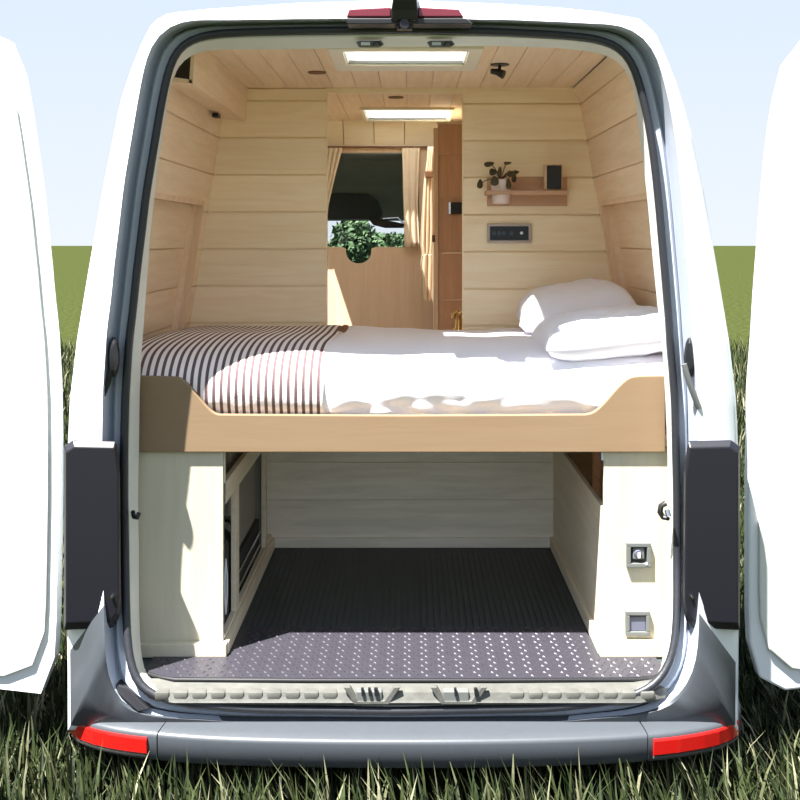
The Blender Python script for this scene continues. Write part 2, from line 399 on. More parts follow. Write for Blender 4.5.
# inner flange of the door frame
FL = [(205, 50), (190, 55), (180, 63), (172, 78), (168, 100), (164, 130), (158, 165), (154, 200), (150, 240), (147, 280), (144, 320), (141, 360), (139.5, 400), (139, 450), (138, 500), (139, 550), (139, 600), (140, 640), (142, 665), (150, 684), (250, 686), (400, 687), (550, 686), (652, 683), (663, 668), (664, 640), (665, 600), (667, 560), (668, 520), (667.5, 450), (665.5, 400), (662.5, 350), (657, 300), (652, 250), (647.5, 200), (644, 170), (640, 140), (636, 105), (632, 80), (620, 62), (602, 53), (560, 48), (500, 46), (400, 47), (300, 49)]
def fd(y): return lerp_tab([(560, 3.385), (640, 3.36), (684, 3.25)], y)
rF = smooth_ring(ring([(x, y, fd(y)) for x, y in FL]), 2)
rF1 = [tuple(a*.65+b*.35 for a, b in zip(p, q)) for p, q in zip(rs, rF)]; rF1 = [(x, y, d-.02) for x, y, d in rF1]
rFo = offs(rF, 16, 14, .05, 0)
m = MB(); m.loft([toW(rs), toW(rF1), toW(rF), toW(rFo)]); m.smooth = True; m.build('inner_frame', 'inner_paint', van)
# outer shell, swept towards the cab
prof = [(67, 735), (67, 560), (67, 470), (70, 400), (77, 340), (90, 262), (103, 190), (116, 125), (122, 97), (131, 70), (141, 45), (150, 27), (158, 18), (167.8, 13), (210, 9), (300, 3), (332.6, 2), (400, 0), (477.3, 3), (500, 4), (560, 8), (600, 12), (640, 19), (655, 33), (665, 55), (675, 80), (683, 105), (690, 130), (703, 190), (716, 262), (729, 340), (736, 400), (739, 470), (739, 560), (738, 735)]
pw = [((x-CX)*3.285/F, -(y-HY)*3.285/F) for x, y in prof]
def shell_pt(p, D):
    x, z = p; k = min(1, (D-3.285)/.36)
    g = .075*k*lerp_tab([(-.5, 0), (.1, 1)], z)
    lift = .012*k
    if z > .6 and abs(x+.02) < .62: return P(x, D, z+lift)
    return P(x + (g if x > -.02 else -g), D, z+lift)
DL = [3.318, 3.40, 3.55, 3.72, 4.03, SIDE[0], 5.42, 5.93, SIDE[1], 6.35]
m = MB(); n = len(pw)
for D in DL: m.v += [shell_pt(p, D) for p in pw]
for k in range(len(DL)-1):
    for i in range(n-1):
        d0, d1 = DL[k], DL[k+1]
        if pw[i][0] >= -.24 and pw[i+1][0] <= .21 and pw[i][1] > .6 and (d0, d1) in HOLES: continue
        if i < 14 and d0 >= SIDE[0] and d1 <= SIDE[1]: continue
        m.f.append((k*n+i, k*n+i+1, (k+1)*n+i+1, (k+1)*n+i))
m.smooth = True
o = m.build('body_shell', 'paint', van); md = o.modifiers.new('thick', 'SOLIDIFY'); md.thickness = .006; md.offset = 0
# front: fairing above the windscreen, windscreen, bonnet, cab sides
def sheet(pts, x0, x1, t, name, mat, taper=0):
    m = MB(); rings = []
    for (d, z), k in zip(pts, range(len(pts))):
        q = taper*k/(len(pts)-1)
        rings.append([P(x0+q, d, z), P(x1-q, d, z), P(x1-q, d-t*.3, z-t), P(x0+q, d-t*.3, z-t)])
    m.loft(rings, True, True); return m.build(name, mat, van)
sheet([(6.35, .71), (6.7, .64), (7.05, .45), (7.36, .17)], -.84, .80, .02, 'cab_roof', 'paint', .05)
sheet([(6.12, .50), (6.5, .49), (6.9, .36), (7.32, .145)], -.80, .76, .03, 'cab_headliner', 'headliner')
MB().box(-.80, .76, 6.13, 6.16, .50, .66).build('cab_bulkhead_panel', 'headliner', van)
sheet([(7.37, .16), (7.95, -.62)], -.80, .76, .006, 'windscreen', 'glass')
sheet([(7.93, -.62), (8.5, -.78), (8.62, -.95), (8.64, -1.45)], -.95, .91, .03, 'bonnet', 'paint', .06)
m = MB().dz([(7.2, -.72), (7.55, -.60), (7.92, -.64), (7.95, -1.2), (7.2, -1.2)], -.88, .84); m.build('dashboard', 'visor', van, bevel=.03)
for s, xx in ((-1, -.97), (1, .93)):
    m = MB().dz([(6.3, -.42), (7.8, -.5), (8.5, -.8), (8.6, -1.6), (6.3, -1.6)], xx, xx+.03); m.build('cab_door', 'paint', van)
    m = MB().xz([(xx*.8+.0, .66), (xx*.8+.05, .66), (xx+.05, -.45), (xx, -.45)], 6.33, 6.6); m.build('door_pillar', 'headliner', van)
    m = MB().tube([P(xx*.83, 7.34, .15), P(xx*.97, 7.93, -.6)], .04, 8); m.build('windscreen_pillar', 'headliner', van)
    m = MB().add([P(xx, 6.6, -.44), P(xx, 7.75, -.5), P(xx*.84, 7.3, .16), P(xx*.84, 6.6, .2)], [(0, 1, 2, 3)])
    o = m.build('cab_side_glass', 'glass', van); md = o.modifiers.new('t', 'SOLIDIFY'); md.thickness = .005
# sun visor and mirror
m = MB(); s7 = 7.0/F
v0, v1 = W(330, 197, 6.95), W(380, 218, 7.12)
pts = [W(318, 200, 6.98), W(332, 194, 6.96), W(368, 194, 6.96), W(378, 201, 6.98), W(383, 213, 7.0), W(380, 219, 7.01), W(318, 219, 7.01)]
m.prism(pts, lambda p: p, lambda p: p+Vector((0, .03, 0))); m.build('sun_visor', 'visor', van, bevel=.006)
pts = [W(368, 218, 6.9), W(380, 219, 6.9), W(396, 222, 6.9), W(405, 224, 6.9), W(404, 228, 6.9), W(385, 228, 6.9), W(373, 225, 6.9)]
m = MB().prism(pts, lambda p: p, lambda p: p+Vector((0, .04, 0))); o = m.build('rear_view_mirror', 'black', van, bevel=.006)
m = MB().tube([W(383, 218.5, 6.92), W(398, 217.5, 6.92), W(404, 224, 6.92)], .006, 6); m.build('mirror_rim', 'chrome', o)
# roof camera and high brake light
lt = MB().prism([W(346, 17, 3.235), W(349, 9, 3.235), W(391, 7, 3.235), W(391, 17, 3.235)], lambda p: p, lambda p: p+Vector((0, .06, 0))).build('brake_light', 'redlight', van, bevel=.004)
rt = MB().prism([W(418, 17, 3.235), W(418, 7, 3.235), W(459, 9, 3.235), W(464, 17, 3.235)], lambda p: p, lambda p: p+Vector((0, .06, 0))).build('brake_light', 'redlight', van, bevel=.004)
m = MB().prism([W(345, 18, 3.215), W(391, 18, 3.215), W(418, 18, 3.215), W(466, 18, 3.215), W(473, 24, 3.215), W(347, 24, 3.215)], lambda p: p, lambda p: p+Vector((0, .07, 0)))
bl = m.build('brake_light_trim', 'black', van, bevel=.003)
m = MB(); m.loft([[W(391, 21, 3.20), W(418, 21, 3.20), W(418, 21, 3.3), W(391, 21, 3.3)], [W(391, 10, 3.19), W(418, 10, 3.19), W(418, 8, 3.3), W(391, 8, 3.3)],
    [W(393, -2, 3.17), W(417, -2, 3.17), W(417, -4, 3.3), W(393, -4, 3.3)], [W(394, -8, 3.2), W(416, -8, 3.2), W(416, -10, 3.3), W(394, -10, 3.3)]], True, True)
cam_ = m.build('reversing_camera', 'black', van, bevel=.006)
MB().lathe(W(404.5, 24, 3.2), [(.0, -.006), (.014, -.006), (.016, 0), (.016, .02)], 16, 'y').build('camera_lens', 'smoked', cam_)
MB().prism([W(394, 22, 3.225), W(415, 22, 3.225), W(412, 29, 3.225), W(397, 29, 3.225)], lambda p: p, lambda p: p+Vector((0, .03, 0))).build('camera_bracket', 'black', cam_)
# latch plates at the top of the frame
for px in (370, 441):
    m = MB().prism([W(px-14, 42, 3.33), W(px-10, 40.5, 3.33), W(px+11, 40.5, 3.33), W(px+14, 44, 3.33), W(px+9, 47, 3.33), W(px-11, 47, 3.33)], lambda p: p, lambda p: p+Vector((0, .012, 0)))
    o = m.build('top_latch', 'greyplastic', van, bevel=.002)
    MB().prism([W(px-9, 42, 3.325), W(px, 42, 3.325), W(px, 45, 3.325), W(px-9, 45, 3.325)], lambda p: p, lambda p: p+Vector((0, .01, 0))).build('latch_plate', 'whitemark', o)
    MB().tube([W(px+3, 45.5, 3.325), W(px+5, 42, 3.32), W(px+9, 42, 3.32), W(px+11, 45.5, 3.325)], .003, 6).build('latch_loop', 'black', o)
# bumper, swept round the corners
bp_path = [(-1.045, 4.0), (-1.045, 3.6), (-1.035, 3.36), (-.985, 3.25), (-.88, 3.185), (-.74, 3.145), (-.55, 3.115), (-.3, 3.1), (0, 3.095), (.27, 3.1), (.52, 3.115), (.71, 3.14), (.85, 3.18), (.95, 3.24), (1.005, 3.35), (1.015, 3.6), (1.015, 4.0)]
bp_prof = [(-.12, -1.408), (-.03, -1.418), (.0, -1.423), (.008, -1.428), (.010, -1.436), (.008, -1.494), (-.002, -1.506), (-.12, -1.505)]
def sweep(path, prof, zlift=lambda i: 0):
    rings = []
    for i, (x, d) in enumerate(path):
        a = path[max(i-1, 0)]; b = path[min(i+1, len(path)-1)]
        t = Vector((b[0]-a[0], b[1]-a[1])).normalized(); nx, nd = t.y, -t.x
        rings.append([P(x+nx*o, d+nd*o, z+zlift(i)) for o, z in prof])
    return rings
def refine(path, n=4):
    out = []
    for i in range(len(path)-1):
        p0 = path[max(i-1, 0)]; p1 = path[i]; p2 = path[i+1]; p3 = path[min(i+2, len(path)-1)]
        for k in range(n):
            t = k/n
            out.append(tuple(.5*((2*p1[j])+(-p0[j]+p2[j])*t+(2*p0[j]-5*p1[j]+4*p2[j]-p3[j])*t*t+(-p0[j]+3*p1[j]-3*p2[j]+p3[j])*t**3) for j in range(len(p1))))
    return out + [path[-1]]
bpr = refine(bp_path)
cL = [p for p in bpr if p[0] <= -.745 or p[1] > 3.5 and p[0] < 0]; cM = [p for p in bpr if -.70 <= p[0] <= .66 and p[1] < 3.5]; cR = [p for p in bpr if p[0] >= .70]
cM = [(-.723, 3.1415)] + cM + [(.679, 3.1355)]; cL = cL + [(-.7265, 3.142)]; cR = [(.6825, 3.136)] + cR
m = MB(); m.loft(sweep(cM, bp_prof), True, True); m.smooth = True; bum = m.build('rear_bumper', 'bumper', van)
for path, side in ((cL, -1), (cR, 1)):
    m = MB(); m.loft(sweep(path, bp_prof), True, True); m.smooth = True; cpce = m.build('bumper_corner', 'bumper', van)
    # red reflector let into the corner
    xs = [-1.0, -.97, -.92, -.87, -.82, -.748] if side < 0 else [.70, .77, .85, .90, .94, .97]
    pth = []
    full = refine(bp_path, 12)
    for x in xs:
        q = min((p for p in full if p[1] < 3.5), key=lambda p: abs(p[0]-x)); pth.append(q)
    m = MB(); m.loft(sweep(pth, [(-.01, -1.438), (.0155, -1.437), (.017, -1.443), (.016, -1.481), (.013, -1.485), (-.01, -1.485)]), True, True)
    m.build('reflector', 'red', cpce)
    m = MB(); m.loft(sweep(pth, [(.0, -1.487), (.014, -1.4875), (.012, -1.494), (.0, -1.494)]), True, True); m.build('reflector_trim', 'silver', cpce)
# dark triangular step pad on the left corner
MB().prism([W(112, 690, 3.16), W(122, 694, 3.16), W(146, 716, 3.145), (W(134, 719, 3.14)), W(112, 699, 3.15)], lambda p: p+Vector((0, .045, .0)), lambda p: p+Vector((0, .10, 0))).build('corner_pad', 'black', van, bevel=.003)
# sill under the tread plate, scalloped, with the two latch catches
m = MB()
m.loft([[P(x, 3.252, -1.314) for x in (-.79, -.74, .72, .77)], [P(x, d, -1.328) for x, d in ((-.785, 3.23), (-.72, 3.185), (.70, 3.185), (.765, 3.23))], [P(x, d, -1.345) for x, d in ((-.775, 3.21), (-.70, 3.175), (.68, 3.175), (.755, 3.21))], [P(x, d, -1.352) for x, d in ((-.77, 3.205), (-.69, 3.17), (.67, 3.17), (.75, 3.205))], [P(x, d, -1.366) for x, d in ((-.74, 3.21), (-.66, 3.185), (.64, 3.185), (.72, 3.21))]], False); m.smooth = True
for k in range(27):                      # raised pads along the sill
    x = -.745 + k*.0545
    if -.23 < x < .26: continue
    m.box(x, x+.043, 3.176, 3.24, -1.350, -1.324, .006)
sill = m.build('sill_cover', 'silver', van)
for k, c in enumerate((370, 457)):
    m = MB()
    q = lambda px, py, D=3.17: W(px, py, D)
    m.prism([q(c-27, 687), q(c-20, 687), q(c-12, 701), q(c+14, 701), q(c+24, 687), q(c+31, 687), q(c+19, 705), q(c-16, 705)], lambda p: p, lambda p: p+Vector((0, .02, 0)))
    o = m.build('latch_catch', 'silver', sill, bevel=.003)
    for (a, b) in ((-9, -8), (-2, -1), (4, 6)) if k == 0 else ((-3, -2), (17, 19)):
        MB().prism([q(c+a, 689, 3.165), q(c+b+1.6, 689, 3.165), q(c+b+2.6, 696, 3.165), q(c+a+.6, 696, 3.165)], lambda p: p, lambda p: p+Vector((0, .012, 0))).build('catch_slot', 'black', sill)
    MB().box((c-14-CX)*3.17/F, (c+12-CX)*3.17/F, 3.172, 3.2, -1.352, -1.320, .003).build('catch_plate', 'greyplastic', sill)
# tail lamps, hinges, folded-back doors
for s in (-1, 1):
    px = (lambda x: x) if s < 0 else (lambda x: 804-x)
    pts = [(64, 446), (73, 440), (116, 441), (120, 470), (121, 600), (119, 618), (112, 628), (64, 630)]
    m = MB(); rgs = []
    for sc, dd in ((1, .06), (1, -.012), (.93, -.03)):
        rgs.append([W(px(92+(x-92)*sc), 537+(y-537)*sc, 3.25+dd) for x, y in pts])
    m.loft(rgs, True, True); o = m.build('tail_light', 'smoked', van, bevel=.004)
    MB().lathe(W(px(112), 597, 3.215), [(0, -.004), (.004, -.004), (.005, 0), (.005, .01)], 10, 'y').build('lamp_screw', 'chrome', o)
    m = MB(); rgs = []
    for sc, dd in ((1, .03), (1, -.02), (.7, -.035)):
        rgs.append([W(px(114+5*sc*math.cos(a)*1.2), 357+20*sc*math.sin(a), 3.29+dd) for a in [2*math.pi*k/16 for k in range(16)]])
    m.loft(rgs, True, True); m.smooth = True; hg = m.build('door_hinge', 'black', van)
    ax, ad = (113, 3.27) if s < 0 else (120, 3.245)
    MB().tube([W(px(ax), 364, ad), W(px(ax-5), 382, ad), W(px(ax-15), 408, ad+.01)], .009, 8).build('hinge_arm', 'greyplastic' if s > 0 else 'black', hg)
    # rear door swung open past the flank: outline is half the doorway, mirrored about the hinge line
    hx_ = px(83); ang = math.radians(14); half = [(x, y) for x, y, d in rA if (x-403)*s > 0]
    half.sort(key=lambda p: p[1]); half = half[::3]
    def dpt(x, y, t):                   # u away from the hinge line, t through the door
        u = abs(x-hx_)*3.3/F + .03
        return P((hx_-CX)*3.3/F + s*(u*math.cos(ang) + t*math.sin(ang)*0), 3.31+u*math.sin(ang)+t, -(min(y, 700)-HY)*3.3/F)
    g2 = [(x - 0*s, y) for x, y in half] + [(403+s*2, half[-1][1]), (403+s*2, half[0][1])]
    m = MB(); m.prism(g2, lambda p: dpt(p[0], p[1], 0), lambda p: dpt(p[0], p[1], .05)); dr = m.build('rear_door', 'paint', van, bevel=.008)
    cxm, cym = sum(p[0] for p in g2)/len(g2), 400
    g3 = [(cxm+(x-cxm)*.88, cym+(y-cym)*.9) for x, y in g2]
    MB().prism(g3, lambda p: dpt(p[0], p[1], -.012), lambda p: dpt(p[0], p[1], .004)).build('door_lining', 'inner_paint', dr, bevel=.006)
# door check catches on the frame
lc = MB().tube([W(133, 512, 3.32), W(134, 517, 3.3), W(137, 518, 3.3), W(139, 513, 3.31)], .007, 8).build('door_check', 'black', van)
m = MB().tube([W(666, 503, 3.30), W(661, 506, 3.30), W(660, 512, 3.30), W(663, 517, 3.30), W(669, 518, 3.29)], .009, 8); m.build('door_check', 'black', van)
MB().tube([W(667, 510, 3.29), W(669, 517, 3.28)], .008, 8).build('door_check_pin', 'chrome', van)
# wheels
for x in (-.86, .82):
    for d in (4.55, 7.85):
        c = P(x, d, 0); c.z = .34
        o = MB().lathe(c, [(.2, -.1), (.31, -.105), (.34, -.07), (.34, .07), (.31, .105), (.2, .1)], 32, 'x').build('tyre', 'tyre', van)
        MB().lathe(c, [(.05, -.085), (.2, -.09), (.205, .09), (.05, .085)], 24, 'x').build('rim', 'greyplastic', o)

# ------------------------------------------------------------------ roof vents
for i, ((h0, h1), lab) in enumerate(zip(HOLES, ('wide pale-framed roof vent in the ceiling directly above the bed', 'small roof vent in the ceiling of the passage towards the cab'))):
    t = thing('roof_vent', lab, 'skylight', P(-.015, (h0+h1)/2, ZT), 'roof vents')
    m = MB(); b = .05 if i == 0 else .02
    x0, x1 = HOLE_X; e = .012
    e1 = .12 if i == 0 else .02
    m.box(x0-b, x1+b, h1-.002, h1+e1, ZT-.012, ZT+.001, .003); m.box(x0-b, x1+b, h0-b, h0, ZT-.012, ZT+.001, .003)
    m.box(x0-b, x0, h0, h1, ZT-.012, ZT+.001, .003); m.box(x1, x1+b, h0, h1, ZT-.012, ZT+.001, .003)
    m.build('vent_frame', 'ventframe', t)
    m = MB()
    for a in ((x0-.004, x0+.004, h0, h1), (x1-.004, x1+.004, h0, h1), (x0, x1, h0, h0+.008), (x0, x1, h1-.008, h1)): m.box(*a, ZT-.004, ZT+.085)
    m.build('vent_lining', 'ventframe', t)
    m = MB(); rings = []
    for sc, hz in ((1.06, 0), (1.05, .03), (.9, .06), (.5, .075)):
        xm, dm = (x0+x1)/2, (h0+h1)/2; hx, hd = (x1-x0)/2*sc, (h1-h0)/2*sc
        rings.append([P(xm+a*hx, dm+b2*hd, ZT+.085+hz) for a, b2 in ((-1, -1), (1, -1), (1, 1), (-1, 1))])
    m.loft(rings, True, True); o = m.build('vent_dome', 'frosted', t)
    MB().box(x0+.004, x1-.004, h1-.016, h1-.008, ZT-.003, ZT+.007).build('vent_bar', 'greyplastic', t)

# ------------------------------------------------------------------ bed
bed = thing('bed', 'fixed bed across the rear of the van with a tan board front', 'bed', P(-.02, 4, -.68))
def sx(px): return (px-CX)*3.42/F
def szz(py): return -(py-HY)*3.42/F
top = [(136, 376), (174, 377)]
for k in range(0, 13):
    t = k/12; e = t*t*(3-2*t); top.append((176+43*t, 377+37.5*(.12*t+.88*e)))
top += [(300, 415), (400, 415.5), (500, 415), (585, 414.5)]
for k in range(0, 13):
    t = k/12; e = t*t*(3-2*t); top.append((588+46*t, 414+(-37.5)*(.12*t+.88*e)))
top += [(640, 376), (665, 375.5)]
poly = [(sx(x), szz(y)) for x, y in top] + [(sx(665), szz(452)), (sx(136), szz(452))]
m = MB().xz(poly, 3.415, 3.441); m.build('front_board', 'rail', bed, bevel=.0025)
m = MB().box(-.94, .89, 3.445, 4.68, -.66, -.62); m.build('platform', 'cream_y', bed)
MB().box(-.92, .87, 3.53, 4.64, -.62, -.43, .04).build('mattress', 'linen', bed, smooth=True)

PROF = [(3.56, -.60), (3.50, -.585), (3.470, -.555), (3.452, -.515), (3.450, -.475), (3.461, -.44), (3.487, -.412), (3.53, -.388), (3.60, -.372), (3.72, -.362), (3.9, -.362), (4.15, -.368), (4.4, -.374), (4.56, -.380), (4.63, -.388), (4.668, -.404), (4.682, -.44)]
PR_ = refine(PROF, 5)
def wob(x, u, d):
    a = noise.noise(Vector((x*2.3, d*2.0, 1.7)))*.010
    a += noise.noise(Vector((x*7, u*9, 4.2)))*.006*(1 if x > -.25 else .35)
    edge = math.exp(-((u-.13)/.09)**2)
    a += edge*noise.noise(Vector((x*14, u*20, 9)))*.012*(1 if x > -.25 else .3)
    a += edge*abs(noise.noise(Vector((x*5.2+u*4, u*6, 3))))*.014*(1 if x > -.25 else .15)
    return a
def cover(name, mat, x0, x1, nx, off, parent=None, fringe=False, d_hi=1e9):
    m = MB(); nu = len(PR_); uvs = []
    for i in range(nx+1):
        x = x0+(x1-x0)*i/nx
        for j, (d, z) in enumerate(PR_):
            a = PR_[max(j-1, 0)]; b = PR_[min(j+1, nu-1)]
            t = Vector((b[0]-a[0], b[1]-a[1])).normalized(); nd, nz = -t.y, t.x
            u = j/(nu-1); k = wob(x, u, d)+off
            ed = max(0, 1-(x1-x)/.05)*.006 + max(0, 1-(x-x0)/.05)*.006 if off > .005 else 0
            xx = x + (noise.noise(Vector((d*3, z*3, 5)))*.008 if (fringe and i == nx) else 0)
            m.v.append(P(xx, min(d+nd*k, 4.695), z+nz*k-ed)); uvs.append((x, u))
    for i in range(nx):
        for j in range(nu-1): m.f.append((i*nu+j, (i+1)*nu+j, (i+1)*nu+j+1, i*nu+j+1))
    m.smooth = True
    o = m.build(name, mat, parent); me = o.data
    uv = me.uv_layers.new(name='UVMap')
    for lp in me.loops: uv.data[lp.index].uv = uvs[lp.vertex_index]
    for p in me.polygons: p.use_smooth = True
    md = o.modifiers.new('thick', 'SOLIDIFY'); md.thickness = .006; md.offset = -1
    return o
du = cover('duvet', 'linen', -.40, .86, 150, .003)
tag(du, 'plain white duvet spread over the right-hand part of the bed', 'duvet')
bk = cover('blanket', 'stripe', -.93, -.272, 90, .011, None, True)
tag(bk, 'brown and white striped blanket over the left-hand end of the bed', 'blanket')
fr = MB()
for k in range(26):                      # short tassels along the back of the free edge
    d = 4.15 + k*.02
    zz = lerp_tab([(3.9, -.362), (4.4, -.374), (4.56, -.380), (4.66, -.40)], d)
    fr.tube([P(-.275, d, zz+.016), P(-.262, d+.004, zz+.014), P(-.252+.004*math.sin(k*2.1), d+.006*math.cos(k), zz+.008)], .0028, 5)
fr.build('fringe', 'tie', bk)

def pillow(label, c, lx, ly, h, ry, rz, seed):
    m = MB(); N = 28; rows = []
    rot = Matrix.Rotation(rz, 3, 'Z') @ Matrix.Rotation(ry, 3, 'Y')
    def pt(u, v, sgn):
        pin = 1-.10*(abs(u)**2.5*(1-abs(v)**2) + 0)-.0
        pin2 = 1-.07*(abs(v)**2.5*(1-abs(u)**2))
        x = u*lx/2*(1-.06*(1-v*v)*abs(u)**3); y = v*ly/2*(1-.05*(1-u*u)*abs(v)**3)
        t = ((1-u**4)*(1-v**4))**.55*h
        t *= 1+.12*noise.noise(Vector((u*1.6+seed, v*1.6, sgn)))
        t += .012*noise.noise(Vector((u*4+seed, v*5, 2.2+sgn)))*(1-u**4)*(1-v**4)
        return Vector(c)+rot @ Vector((x, y, t*sgn if sgn > 0 else t*sgn*.7))
    for sgn in (1, -1):
        o = len(m.v)
        for i in range(N+1):
            for j in range(N+1): m.v.append(pt(-1+2*i/N, -1+2*j/N, sgn))
        for i in range(N):
            for j in range(N): m.f.append((o+i*(N+1)+j, o+(i+1)*(N+1)+j, o+(i+1)*(N+1)+j+1, o+i*(N+1)+j+1))
    m.smooth = True
    ob = m.build('pillow', 'linen'); tag(ob, label, 'pillow', 'pillows at the right-hand head of the bed')
    bm = bmesh.new(); bm.from_mesh(ob.data); bmesh.ops.remove_doubles(bm, verts=bm.verts, dist=1e-4); bmesh.ops.recalc_face_normals(bm, faces=bm.faces); bm.to_mesh(ob.data); bm.free()
    for p in ob.data.polygons: p.use_smooth = True
    return ob
pillow('white pillow nearest the open doors lying on the duvet by the right wall', P(.662, 3.675, -.333), .475, .42, .095, math.radians(-6), math.radians(2), 1.3)
pillow('white pillow at the back propped between the right wall and the boarded partition', P(.655, 4.36, -.297), .46, .56, .115, math.radians(-8), math.radians(-4), 5.1)

# ------------------------------------------------------------------ tread plate
tp = thing('tread_plate', 'grey diamond-pattern metal tread plate laid along the rear edge of the floor', 'tread plate', P(0, 3.4, ZF))
m = MB()
outl = [(-.80, 3.29), (-.745, 3.255), (-.70, 3.238), (-.3, 3.232), (.25, 3.232), (.66, 3.238), (.73, 3.255), (.765, 3.29), (.765, 3.398), (.585, 3.398), (.585, 3.66), (-.566, 3.66), (-.566, 3.398), (-.80, 3.398)]
m.xd(outl, ZF, ZF+.005); m.build('plate', 'tread', tp)
m = MB()
for j in range(17):
    for i in range(60):
        x = -.79+i*.0262+(.0131 if j % 2 else 0); d = 3.252+j*.0245
        if d > 3.385 and not -.553 < x < .572: continue
        if d < 3.29 and not (-.745+ (3.29-d)*1.2 < x < .72): continue
        if not -.78 < x < .75 or d > 3.65: continue
        a = math.radians(45 if (i+j) % 2 else -45); ca, sa = math.cos(a), math.sin(a); L_, w_ = .0095, .0032
        m.add([P(x+ca*L_, d+sa*L_, ZF+.005), P(x-sa*w_, d+ca*w_, ZF+.005), P(x-ca*L_, d-sa*L_, ZF+.005), P(x+sa*w_, d-ca*w_, ZF+.005), P(x, d, ZF+.0085)],
              [(0, 1, 4), (1, 2, 4), (2, 3, 4), (3, 0, 4)])
m.build('tread_pattern', 'tread', tp)
m = MB(); 
m.tube([P(x, d-.001, ZF-.002) for x, d in outl[:8]], .005, 6); m.build('front_lip', 'black', tp)

# ------------------------------------------------------------------ cupboards under the bed
cl = thing('under_bed_cabinet', 'cream under-bed cabinet on the left with an open framed side', 'cabinet', P(-.75, 4, ZF))
XL, XR = -.585, .607
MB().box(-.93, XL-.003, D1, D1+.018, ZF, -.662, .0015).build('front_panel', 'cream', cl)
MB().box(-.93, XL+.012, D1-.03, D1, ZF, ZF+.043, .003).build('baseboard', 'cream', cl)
MB().box(XL, XL+.015, D1, D2-.014, ZF, ZF+.042, .003).build('side_baseboard', 'cream_y', cl)
for nm, a in (('top_rail', (XL-.018, XL, D1+.018, D2, -.845, -.775)), ('upper_rail', (XL-.018, XL, D1+.018, D2, -.675, -.662)),
              ('bottom_rail', (XL-.018, XL, D1+.018, D2, ZF+.04, ZF+.055)), ('post', (XL-.018, XL, 3.67, 3.735, ZF+.05, -.845)),
              ('post', (XL-.018, XL, D1+.018, D1+.03, -.845, -.662)), ('post', (XL-.018, XL, 4.42, 4.455, ZF+.05, -.66))):
    MB().box(*a, .0015).build(nm, 'cream_y', cl)
MB().box(-.94, -.925, D1+.02, D2, ZF, -.665).build('back_panel', 'boxgrey', cl)
MB().box(-.92, XL-.02, 4.445, 4.46, ZF, -.665).build('end_panel', 'boxgrey', cl)
cr = thing('under_bed_cabinet', 'cream under-bed cabinet on the right with two sockets in its front', 'cabinet', P(.75, 4, ZF))
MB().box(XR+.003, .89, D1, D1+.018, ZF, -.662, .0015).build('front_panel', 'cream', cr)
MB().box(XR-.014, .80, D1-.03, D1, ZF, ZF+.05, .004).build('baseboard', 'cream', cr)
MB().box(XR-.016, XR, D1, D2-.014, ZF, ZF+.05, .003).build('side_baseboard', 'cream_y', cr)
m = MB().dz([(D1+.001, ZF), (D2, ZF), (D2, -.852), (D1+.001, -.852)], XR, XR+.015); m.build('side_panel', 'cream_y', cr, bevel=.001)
MB().box(.87, .885, D1+.02, D2, ZF, -.665).build('back_panel', 'boxgrey', cr)
m = MB().box(XR-.004, XR+.006, D1+.002, D1+.012, -.70, -.675); m.build('bracket', 'whitemark', cr)
# things stored behind the open frame
t = thing('gas_bottle', 'dark gas bottle with a chrome valve behind the front opening of the left cabinet', 'gas bottle', P(-.69, 3.60, ZF))
c = P(-.657, 3.725, ZF)
MB().lathe(c, [(.035, 0), (.048, .01), (.05, .03), (.05, .27), (.044, .30), (.025, .315), (.015, .32), (.015, .335)], 24).build('bottle', 'darkgrey', t)
v_ = MB(); v_.lathe(c, [(.02, .33), (.026, .335), (.026, .36), (.016, .37), (.01, .375)], 16); v_.tube([c+Vector((0, 0, .35)), c+Vector((.046, -.01, .352))], .011, 10)
v_.build('valve', 'chrome', t)
MB().tube([c+Vector((.04, -.01, .352)), c+Vector((.05, -.005, .33)), c+Vector((.05, .0, .22)), c+Vector((.046, .02, .1))], .006, 8).build('hose', 'black', t)
t = thing('bag', 'black bag with a pale leaf mark at the front of the left cabinet', 'bag', P(-.64, 3.57, ZF))
MB().box(-.72, -.604, 3.495, 3.655, ZF+.005, ZF+.31, .02).build('bag_body', 'darkgrey', t, smooth=True)
m = MB()
for s2 in (-1, 1):
    m.tube([P(-.6035, 3.565, -1.05), P(-.6025, 3.565+s2*.022, -1.11), P(-.6025, 3.565+s2*.022, -1.17), P(-.6035, 3.565, -1.23)], .0035, 6)
m.build('leaf_mark', 'whitemark', t)
t = thing('drawer', 'dark wide drawer with two pale rails inside the left cabinet', 'drawer', P(-.7, 4.1, ZF))
MB().box(-.91, XL-.028, 3.75, 4.43, ZF+.055, ZF+.17, .004).build('drawer_box', 'darkgrey', t)
for z in (ZF+.115, ZF+.065): MB().box(XL-.028, XL-.020, 3.74, 4.42, z, z+.012, .002).build('drawer_rail', 'chrome', t)
t = MB().box(-.90, XL-.04, 3.80, 4.40, ZF+.172, -.70, .006).build('storage_box', 'boxgrey')
tag(t, 'plain grey box standing on the dark drawer in the left cabinet', 'box')
